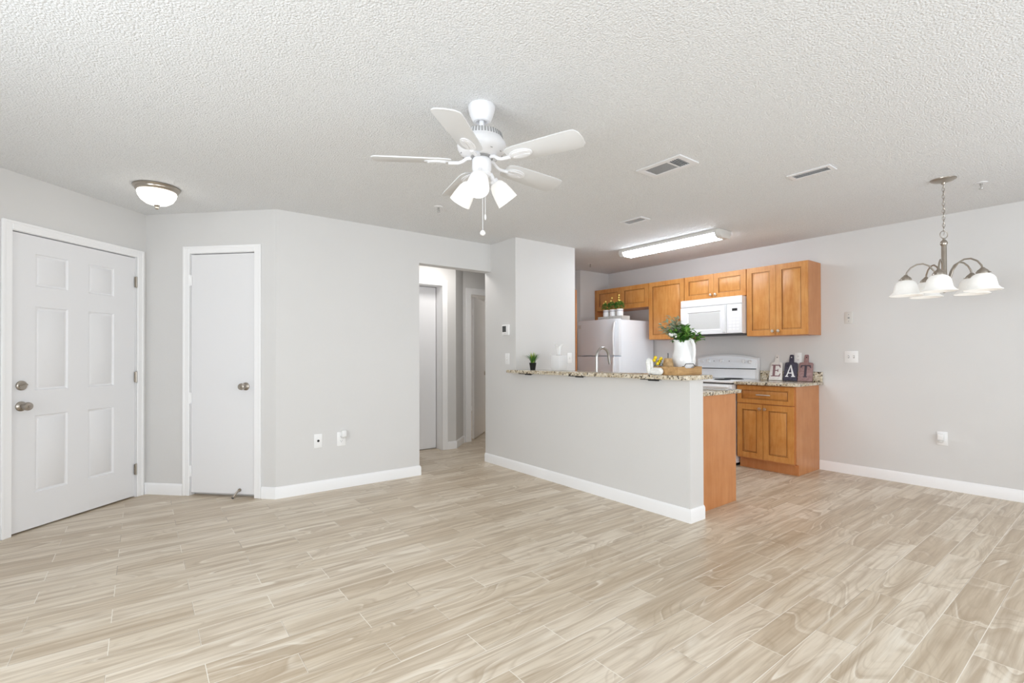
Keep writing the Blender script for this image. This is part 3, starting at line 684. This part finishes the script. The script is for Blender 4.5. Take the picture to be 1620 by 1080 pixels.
# ================================================================== APPLIANCES
fr = thing('refrigerator', 'white top-freezer refrigerator against the kitchen wall', 'refrigerator', (4.895, 4.876, 0), RN90)
W_ = .744
MB().box(.004, W_-.004, .058, .735, .05, 1.668, .008, 2).build('cabinet', 'fridge', fr)
MB().box(.02, W_-.02, .03, .7, 0, .05).build('base_grille', 'grey', fr)
def fdoor(z0, z1, name):
    m = MB()
    n = 18; pts = []
    for k in range(n+1):                     # gently bowed front
        q = k/n; pts.append((q*W_, -.004-.016*(1-(2*q-1)**2)**.5 if 0 < q < 1 else .004))
    pts += [(W_, .050), (0, .050)]
    m.prism(pts, 'xy', z0, z1, .004)
    return m.build(name, 'fridge', fr)
f1 = fdoor(1.199, 1.676, 'freezer_door'); f2 = fdoor(.06, 1.185, 'fridge_door')
def fhandle(par, z0, z1, flip):
    m = MB(); N = 16; pts = []; rr = []
    for k in range(N+1):
        q = k/N; z = z0+(z1-z0)*q
        e = q if flip else 1-q               # free end fades into the door
        pts.append((W_-.065+.018*(e**2), -.030-.012*math.sin(PI*min(1, (1-e)*1.2)), z)); rr.append(.014)
    m.tube(pts, rr, 12)
    for i in (0, N): m.tube([pts[i], (pts[i][0], -.012, pts[i][2])], .013, 10)
    m.build('handle', 'white', par)
fhandle(f1, 1.21, 1.63, True); fhandle(f2, .72, 1.175, False)
MB().box(.035, .085, -.0165, -.010, 1.572, 1.620, .001).build('badge', 'offwhite', f1)

mw_ = thing('microwave', 'white over-the-range microwave below the short cabinet', 'microwave', (5.27, 3.470, 0), RN90)
W_ = .764
m = MB(); m.box(.002, W_-.002, .02, XR-5.27-.003, 1.440, 1.858, .004); m.mi = 1; m.box(.004, W_-.004, .012, .39, 1.430, 1.440); m.build('body', ['white', 'dark'], mw_)
m = MB(); m.box(.0, W_, -.004, .022, 1.776, 1.860, .005, 2); m.build('vent_panel', 'white', mw_)
m = MB(); m.panel(0, 1.446, .585, .325, [(.09, .045, .515, .262)], [(.006, -.006), (.006, -.003)], .028, -.006); md = m.build('door', 'white', mw_)
MB().box(.106, .500, .0015, .004, 1.505, 1.695).build('door_window', 'window_grey', md)
m = MB(); m.box(.543, .575, -.026, -.002, 1.455, 1.765, .008, 3); m.build('handle', 'white', md)
m = MB(); m.box(.588, W_, -.006, .022, 1.446, 1.771, .004); m.mi = 1
for r in range(5):
    for c in range(3): m.box(.612+c*.043, .646+c*.043, -.0075, -.005, 1.475+r*.036, 1.500+r*.036, .001)
cp = m.build('control_panel', ['white', 'white_plastic'], mw_)
MB().box(.652, .712, -.0078, -.005, 1.694, 1.722, .001).build('display', 'dark', cp)

rg = thing('stove', 'white electric range with knobs along its curved back panel', 'stove', (5.045, 3.462, 0), RN90)
W_ = .760
m = MB(); m.box(.002, W_-.002, .03, XR-5.045-.01, .03, .890, .003); m.mi = 1; m.box(.02, W_-.02, .06, .5, 0, .03); m.build('body', ['white', 'dark'], rg)
MB().box(0, W_, -.012, XR-5.045-.005, .896, .921, .007, 3).build('cooktop', 'white', rg)
m = MB(); m.box(.004, W_-.004, -.004, .03, .20, .884, .006, 2); m.mi = 1; m.box(.13, W_-.13, -.0055, -.003, .36, .66); od = m.build('oven_door', ['white', 'window_grey'], rg)
m = MB(); m.box(.02, W_-.02, -.05, -.022, .838, .868, .010, 3); m.box(.05, .075, -.03, 0, .843, .863, .004); m.box(W_-.075, W_-.05, -.03, 0, .843, .863, .004); m.build('handle', 'white', od)
MB().box(.002, W_-.002, -.001, .03, .884, .8965).build('gap_shade', 'black', rg)  # black strip painted as the shade under the cooktop edge
MB().box(.004, W_-.004, 0, .03, .04, .19, .005, 2).build('storage_drawer', 'white', rg)
m = MB(); N = 16; y0, y1 = .535, .615                 # back panel with arched top, leaning face
top = [(W_*k/N, 1.165+.043*(1-(2*k/N-1)**2)) for k in range(N+1)]
vs = [(x, y0+.030+(.018 if 0 < k < N else .030), z) for k, (x, z) in enumerate(top)]
m.prism([(0, .920), (W_, .920)]+top[::-1], 'xz', y0+.035, y1)
m.build('back_panel', 'white', rg)
m = MB(); ins = [(.02+(W_-.04)*k/N, 1.150+.040*(1-(2*k/N-1)**2)) for k in range(N+1)]
m.prism([(.02, 1.043), (W_-.02, 1.043)]+ins[::-1], 'xz', y0+.012, y0+.036, .004); cpn = m.build('control_panel', 'fridge', rg)
MB().box(.015, W_-.015, y0+.004, y0+.036, .925, 1.034, .006, 2).build('glass_band', 'white', rg)
MB().box(.02, W_-.02, y0+.028, y0+.034, 1.034, 1.043).build('trim_line', 'dark', rg)
for x, z in ((.085, 1.125), (.165, 1.130), (.336, 1.132), (.608, 1.126), (.682, 1.120)):
    m = MB(); m.lathe([(0, 0), (.022, 0), (.021, .006), (.018, .008), (.016, .024), (0, .025)], 22, (x, y0+.012, z), (0, -1, 0)); m.box(x-.004, x+.004, y0-.020, y0-.010, z-.017, z+.017, .002); m.build('knob', 'white', cpn)
for x in (.236, .43): MB().cyl((x, y0+.013, 1.127), (x, y0+.009, 1.127), .005, n=10).build('indicator_light', 'dark', cpn)
for x, y, r in ((.2, .15, .095), (.56, .15, .075), (.2, .40, .075), (.56, .40, .095)):
    m = MB()
    for q in range(1, 5): m.tube([(x+r*q/4*math.cos(a), y+r*q/4*math.sin(a), .928) for a in [2*PI*i/28 for i in range(28)]], .0045, 6, True)
    m.lathe([(r+.014, .9215), (r+.014, .9245), (r+.004, .9245), (r+.004, .9215)], 32, (x, y, 0), close=True); m.build('burner', 'dark', rg)

# faucet
fa = thing('faucet', 'brushed nickel gooseneck kitchen faucet behind the bar', 'faucet', (3.46, 3.19, .916))
m = MB(); m.lathe([(0, 0), (.027, 0), (.027, .006), (.019, .012), (.017, .06), (.013, .065), (0, .065)], 24); m.build('base', 'steel', fa)
pts = [(0, 0, .06), (0, 0, .270)]; R_ = .085
for k in range(1, 13): a = PI-PI*k/13*1.06; pts.append((R_+R_*math.cos(a), 0, .270+R_*math.sin(a)))
pts.append((pts[-1][0]+.010, 0, pts[-1][2]-.055))
m = MB(); m.tube(pts, [.0132]*len(pts), 14); m.build('spout', 'steel', fa)
e = pts[-1]; m = MB(); m.cyl((e[0]-.004, 0, e[2]+.03), (e[0]+.004, 0, e[2]-.025), .014, .012, 16); m.build('spray_head', 'steel', fa)
m = MB(); m.tube([(0, -.016, .04), (0, -.035, .045), (.004, -.06, .075)], [.007, .006, .005], 10); m.build('lever', 'steel', fa)

# ================================================================== THINGS ON THE BAR  (bar surface z = 1.0515)
BZt = 1.0515
gp = thing('potted_plant', 'small potted grass plant in black pot on the bar top', 'plant', (3.235, 3.872, BZt))
MB().lathe([(0, 0), (.026, 0), (.036, .068), (.038, .072), (.034, .073), (.032, .066), (0, .064)], 20).build('pot', 'black', gp)
m = MB()
for k in range(150):
    a = random.uniform(0, 2*PI); L = random.uniform(.085, .135); sp = random.uniform(.05, .95)**1.1; r = random.uniform(0, .024)
    m.mi = 1 if (sp < .28 and random.random() < .85) else 0
    d = Vector((math.cos(a), math.sin(a), 0)); s_ = Vector((-math.sin(a), math.cos(a), 0)); b = d*r+Vector((0, 0, .062)); w_ = random.uniform(.0018, .003)
    P = [b+d*(L*sp*q*q)+Vector((0, 0, L*q*(1-.30*sp*q))) for q in (0, .4, .75, 1)]
    m.raw([P[0]-s_*w_, P[0]+s_*w_, P[1]+s_*w_, P[1]-s_*w_, P[2]+s_*w_*.8, P[2]-s_*w_*.8, P[3]], [(0, 1, 2, 3), (3, 2, 4, 5), (5, 4, 6)])
m.build('foliage', ['leaf_dark', 'leaf_lime'], gp)
tb = thing('tissue_box', 'white tissue box cover on the bar beside the potted grass', 'tissue box', (3.225, 3.465, BZt), 0)
m = MB(); m.box(-.056, .056, -.056, .056, 0, .150, .004, 2); m.build('cover', 'white', tb)
MB().lathe([(0, .150), (.028, .150), (.027, .1515), (0, .1515)], 20).build('opening', 'dark', tb)  # dark disc stands for the shaded hole in the lid
m = MB(); N = 26
vs = []; ri = []
for q, (z, r) in enumerate(((.148, .022), (.175, .024), (.205, .036), (.235, .052), (.248, .060))):
    for k in range(N):
        a = 2*PI*k/N; rr = r*(1+.28*math.sin(3*a+q)*(.4+q*.2))*.8
        vs.append((rr*math.cos(a)*.45, rr*math.sin(a), z+.012*math.sin(2*a+q)*(q/4)))
fs = [(q*N+k, q*N+(k+1) % N, (q+1)*N+(k+1) % N, (q+1)*N+k) for q in range(4) for k in range(N)]
m.raw(vs, fs); m.build('tissue', 'tissue', tb, 80)

lk = thing('decorative_link', 'white-washed wooden chain links on the bar beside the tray', 'decoration', (3.045, 2.245, BZt), RN90)
def link(mb, T, L, W2, r):
    mb.M = T; pts = []
    hl, hw = L/2-W2/2, W2/2
    for k in range(9): a = -PI/2+PI*k/8; pts.append((hl+hw*math.cos(a), hw*math.sin(a), 0))
    for k in range(9): a = PI/2+PI*k/8; pts.append((-hl+hw*math.cos(a), hw*math.sin(a), 0))
    mb.tube(pts, r, 8, True)
m = MB(); link(m, Matrix.Translation((-.028, 0, .064)) @ Matrix.Rotation(PI/2-.1, 4, 'Y'), .092, .034, .0165); m.build('link', 'whitewash', lk)
m = MB(); link(m, Matrix.Translation((.034, 0, .0275)) @ Matrix.Rotation(PI/2, 4, 'X') @ Matrix.Rotation(0, 4, 'Z'), .078, .022, .0165); m.build('link', 'whitewash', lk)

TX0, TX1, TY0, TY1 = 3.068, 3.377, 2.046, 2.252
ty = thing('serving_tray', 'wooden serving tray with black wire handles on the bar end', 'tray', ((TX0+TX1)/2, (TY0+TY1)/2, BZt))
hx, hy, tz, tw = (TX1-TX0)/2, (TY1-TY0)/2, .062, .011
MB().box(-hx+tw, hx-tw, -hy+tw, hy-tw, .003, .012).build('bottom', 'tray', ty)
for s_ in (-1, 1):
    a, b = sorted((s_*hy, s_*(hy-tw))); notch = [(-hx, .001), (hx, .001), (hx, tz), (.070, tz), (.055, tz-.013), (-.055, tz-.013), (-.070, tz), (-hx, tz)]
    MB().prism(notch, 'xz', a, b, .001).build('side_board', 'tray', ty)
    a, b = sorted((s_*hx, s_*(hx-tw))); MB().box(a, b, -hy+tw, hy-tw, .001, tz, .001).build('side_board', 'tray', ty)
    y = s_*(hy-tw/2)
    m = MB(); m.tube([(-.092, y, tz+.0025), (-.068, y, tz+.0025), (-.048, y, tz+.021), (.048, y, tz+.021), (.068, y, tz+.0025), (.092, y, tz+.0025)], .0026, 8); m.build('handle', 'dark', ty)
TZ = BZt+.0125
pi_ = thing('pitcher', 'large white ceramic pitcher holding greenery in the tray', 'pitcher', (3.300, 2.150, TZ))
prof = [(0, 0), (.060, 0), (.067, .006), (.070, .030), (.080, .062), (.086, .080), (.087, .100), (.083, .130), (.072, .170), (.062, .205), (.057, .230), (.058, .246), (.052, .246), (.051, .230), (.056, .20), (.067, .165), (.080, .125), (.085, .095), (.078, .066), (.062, .03), (.058, .012), (0, .010)]
m = MB(); m.lathe(prof, 48); bm_ = m.bm
pd = Vector((-rt.x*.9-.2, -rt.y*.9+.1, 0)).normalized()       # spout side (image left, slightly forward)
for v in bm_.verts:
    if v.co.z > .18:
        q = (v.co.z-.18)/.064; d = Vector((v.co.x, v.co.y, 0)).normalized().dot(pd) if v.co.xy.length > 1e-3 else 0
        if d > .5: v.co += pd*(.022*q*(d-.5)/.5); v.co.z += .012*q*(d-.5)
        elif d < -.2: v.co.z += .010*q*(-d)
m.build('body', 'ceramic', pi_, 60)
hd = Vector((rt.x*.42-fw.x*.9, rt.y*.42-fw.y*.9, 0)).normalized()
m = MB(); pts = [hd*r+Vector((0, 0, z)) for r, z in ((.052, .240), (.066, .252), (.085, .244), (.100, .215), (.106, .175), (.105, .135), (.098, .105), (.086, .090))]; m.tube(pts, [.011, .012, .012, .0115, .011, .0105, .0105, .012], 12); m.build('handle', 'ceramic', pi_)
bq = thing('greenery_bouquet', 'bouquet of green leaves and sage sprigs in the white pitcher', 'plant', (3.300, 2.150, TZ+.20))
m = MB(); base = Vector((0, 0, -.06)); tips = []
rt3 = Vector((rt.x, rt.y, 0)).normalized(); fw3 = Vector((fw.x, fw.y, 0)).normalized()
for k in range(34):
    a = random.uniform(0, 2*PI); s_ = random.uniform(.25, 1)
    d = rt3*(math.cos(a)*s_*.120-.008)+fw3*math.sin(a)*s_*.10; tip = d+Vector((0, 0, .050+.130*(1-s_*.62)*random.uniform(.75, 1.1))); tips.append((tip, 'g'))
for dx_, dz in ((-.135, .185), (-.105, .215), (-.165, .160), (-.070, .185), (-.120, .130), (-.050, .225), (-.150, .125), (-.090, .165)): tips.append((rt3*dx_+fw3*random.uniform(-.05, .02)+Vector((0, 0, dz)), 's'))
for dx_, dz in ((.125, .070), (.140, .055)): tips.append((rt3*dx_+Vector((0, 0, dz)), 'e'))
for tip, kd in tips: m.tube([base+Vector((random.uniform(-.02, .02), random.uniform(-.02, .02), 0)), Vector((tip.x*.3, tip.y*.3, tip.z*.5)), tip], [.002, .0016, .001], 5)
m.build('stems', 'stem', bq)
m = MB()
for tip, kd in tips:
    if kd == 's': continue
    for k in range(15):
        q = .35+.65*k/14; p = Vector((tip.x*q**1.4, tip.y*q**1.4, tip.z*q)); a = random.uniform(0, 2*PI)
        d = Vector((math.cos(a), math.sin(a), random.uniform(-.3, .7)))+(tip.normalized()*.5)
        if kd == 'e' and q < .55: continue
        m.mi = 1 if random.random() < .4 else 0
        m.leaf(p, d, random.uniform(.040, .060), random.uniform(.018, .027))
for k in range(22):
    a = 2*PI*k/22; p = Vector((.050*math.cos(a), .050*math.sin(a), .050)); m.leaf(p, (math.cos(a), math.sin(a), random.uniform(-.7, .2)), random.uniform(.04, .065), .022)
m.build('leaves', ['leaf_dark', 'leaf'], bq)
m = MB()
for tip, kd in tips:
    if kd != 's': continue
    for k in range(26):
        q = .35+.65*k/25; p = Vector((tip.x*q**1.3, tip.y*q**1.3, tip.z*q)); a = random.uniform(0, 2*PI)
        m.leaf(p, Vector((math.cos(a), math.sin(a), random.uniform(-.2, .8)))-rt3*.4, random.uniform(.040, .062), random.uniform(.016, .024))
o = m.build('leaves', 'leaf_sage', bq); o['label'] = 'pale sage green leaves'
m = MB()
for k in range(9): m.ball(rt3*random.uniform(-.125, -.07)+fw3*-.06+Vector((0, 0, random.uniform(.045, .10))), random.uniform(.006, .010), 8)
o = m.build('blossoms', 'whitewash', bq); o['label'] = 'small cream blossoms'
wc = thing('wooden_cone', 'turned wooden bell with dark stem in the serving tray', 'decoration', (3.150, 2.185, TZ))
MB().lathe([(0, 0), (.044, 0), (.045, .006), (.041, .05), (.032, .096), (.029, .108), (.024, .112), (0, .112)], 26).build('body', 'cone', wc)
m = MB(); m.tube([(0, 0, .110), (0, 0, .138), (.001, .001, .150)], [.0036, .0036, .0045], 8); m.build('stem', 'dark', wc)
ls = thing('lemon_sprig', 'artificial yellow fruit sprig with leaves lying in the tray', 'plant', (3.135, 2.240, TZ))
m = MB(); st = [(0, 0, 0), (-.004, .002, .05), (-.008, .004, .09)]; m.tube(st, .0028, 6)
BALL = [(-.034, .034, .096), (-.006, .010, .086), (-.026, .008, .070), (.010, .004, .108), (-.016, .036, .116), (.016, .020, .088)]
for b in BALL: m.tube([(-.008, .004, .06), Vector(b)*.9+Vector((0, 0, -.002)), b], .0014, 5)
m.build('stems', 'stem', ls)
for b in BALL: MB().ball(b, .0135, 12).build('fruit', 'yellow', ls)
m = MB()
for k in range(22): a = random.uniform(0, 2*PI); m.leaf((-.008+.012*math.cos(a), .012+.012*math.sin(a), random.uniform(.03, .09)), (math.cos(a), math.sin(a), random.uniform(-.4, .6)), random.uniform(.02, .034), .011)
m.build('leaves', 'leaf_dark', ls)

# ================================================================== LETTER SIGNS ON THE STOVE-SIDE COUNTER
def serif(ch, w_, h_):
    s = w_*.20; f = h_*.085; a = w_*.5
    if ch == 'E': return [[(-a, 0), (a*.86, 0), (a, h_*.27), (a*.88, h_*.27), (a*.62, f), (-a+w_*.42, f), (-a+w_*.42, h_*.47), (a*.30, h_*.47), (a*.38, h_*.38), (a*.48, h_*.38), (a*.48, h_*.64), (a*.38, h_*.64), (a*.30, h_*.55), (-a+w_*.42, h_*.55), (-a+w_*.42, h_-f), (a*.55, h_-f), (a*.80, h_*.75), (a*.92, h_*.75), (a*.82, h_), (-a, h_), (-a, h_-f*.7), (-a+w_*.17, h_-f), (-a+w_*.17, f), (-a, f*.7)]]
    if ch == 'T': return [[(-a*.42, 0), (a*.42, 0), (a*.42, f*.7), (w_*.115, f), (w_*.115, h_-f), (a*.66, h_-f), (a*.88, h_*.76), (a, h_*.76), (a*.92, h_), (-a*.92, h_), (-a, h_*.76), (-a*.88, h_*.76), (-a*.66, h_-f), (-w_*.115, h_-f), (-w_*.115, f), (-a*.42, f*.7)]]
    if ch == 'A': return [[(-a, 0), (-a*.34, 0), (-a*.34, f*.8), (-a*.58, f), (-a*.42, h_*.28), (-a*.35, h_*.36), (-a*.04, h_*.82), (a*.02, h_), (-a*.10, h_), (-a*.80, f), (-a, f*.8)],
                          [(-a*.42, h_*.28), (a*.36, h_*.28), (a*.32, h_*.36), (-a*.35, h_*.36)],
                          [(a*.22, 0), (a, 0), (a, f*.8), (a*.82, f), (a*.10, h_), (-a*.10, h_), (-a*.04, h_*.82), (a*.40, f), (a*.22, f*.8)]]
def sign(ch, label, yc, board, ink, hh, taper, twist):
    g_ = thing('letter_sign', label, 'sign', (5.610, yc, .9190), RN90+twist, 'cutting board letter signs')
    T = Matrix.Rotation(-.20, 4, 'X')
    m = MB(); m.M = T
    a, b = .072, .072-taper
    hs = [(-.019, hh-.004), (.019, hh-.004)]
    out = [(-a, 0), (a, 0), (b, .192), (b-.008, .200), (.021, .204), (.020, hh-.008), (.014, hh), (-.014, hh), (-.020, hh-.008), (-.021, .204), (-b+.008, .200), (-b, .192)]
    m.prism(out, 'xz', 0, .012, .0015); bd = m.build('board', board, g_)
    m = MB(); m.M = T; m.cyl((0, -.0004, hh-.030), (0, .004, hh-.030), .006, n=14); m.build('hanging_hole', 'ink_white' if board == 'sign_navy' else 'dark', bd)
    m = MB(); m.M = T @ Matrix.Translation((0, 0, .042))
    for pg in serif(ch, .102, .132): m.prism(pg, 'xz', -.0012, .0002)
    m.build('letter', ink, bd)
    return g_
sign('E', 'white cutting-board sign with mauve letter E on granite counter', 2.512, 'sign_white', 'ink_mauve', .288, .012, 0)
sign('A', 'navy cutting-board sign with white letter A on granite counter', 2.360, 'sign_navy', 'ink_white', .288, .010, 0)
sign('T', 'mauve cutting-board sign with dark letter T on granite counter', 2.210, 'sign_mauve', 'ink_dark', .288, .004, 0)

# ================================================================== ON TOP OF THE REFRIGERATOR
FT = 1.677
cr = thing('wooden_crate', 'low whitewashed wood riser on top of the refrigerator', 'crate', (5.045, 4.345, FT-.0085), RN90)
m = MB(); m.box(-.21, .21, -.08, .08, .036, .052, .002); m.box(-.21, -.195, -.078, .078, 0, .036, .001); m.box(.195, .21, -.078, .078, 0, .036, .001); m.box(-.195, .195, -.078, -.068, .008, .034, .001); m.build('board', 'crate', cr)
JZ = FT-.0085+.0525
for k, yy in enumerate((4.455, 4.340, 4.225)):
    lb = ('leftmost of three white jars with greenery on the refrigerator', 'middle of three white jars with greenery on the refrigerator', 'rightmost of three white jars with greenery on the refrigerator')[k]
    j = thing('potted_greenery', lb, 'plant', (5.03, yy, JZ), 0, 'white jars of greenery on the refrigerator')
    m = MB(); m.lathe([(0, 0), (.040, 0), (.046, .006), (.047, .050), (.044, .062)], 26); m.lathe([(.0445, .074), (.047, .082), (.046, .092), (.041, .092), (.040, .082), (0, .080)], 26); m.mi = 1; m.lathe([(.044, .062), (.0445, .074)], 26)
    m.build('jar', ['ceramic', 'print'], j)
    m = MB()
    for q in range(230):
        a = random.uniform(0, 2*PI); b = random.uniform(-.35, 1); r = .056*random.uniform(.55, 1.03); p = Vector((math.cos(a)*r*math.cos(b), math.sin(a)*r*math.cos(b), .128+r*1.15*math.sin(b)))
        m.mi = 0 if random.random() < .6 else 1
        m.leaf(p, Vector((math.cos(a), math.sin(a), math.sin(b)+random.uniform(-.5, .6))), random.uniform(.018, .030), random.uniform(.012, .018))
    m.build('foliage', ['leaf', 'leaf_dark'], j)
    m = MB(); bs = [[(-.012, .205), (.020, .184), (.032, .158)], [(-.006, .245), (.010, .205)], [(-.012, .270), (-.008, .240), (-.006, .208), (-.022, .200)]][k]
    for (dy, z) in bs: m.tube([(0, 0, .09), (-.015, dy*.6, z*.6), (-.03, dy, z)], .0012, 5)
    m.build('stems', 'leaf_dark', j)
    m = MB()
    for (dy, z) in bs: m.ball((-.03, dy, z), .0105, 10)
    o = m.build('buds', 'bud', j); o['label'] = 'round yellow buds'

# ------------------------------------------------------------------ added fill lights for hall and bedroom, no lamp seen there
area('hall_fill', (2.9, 4.99, 2.432), (0, 0, -1), .35, .35, 8.5, (1, .97, .93))  # added to brighten the hallway
bulb('bedroom_fill', (4.8, 7.4, 2.2), 30, r=.15)  # added to brighten the room behind the ajar door
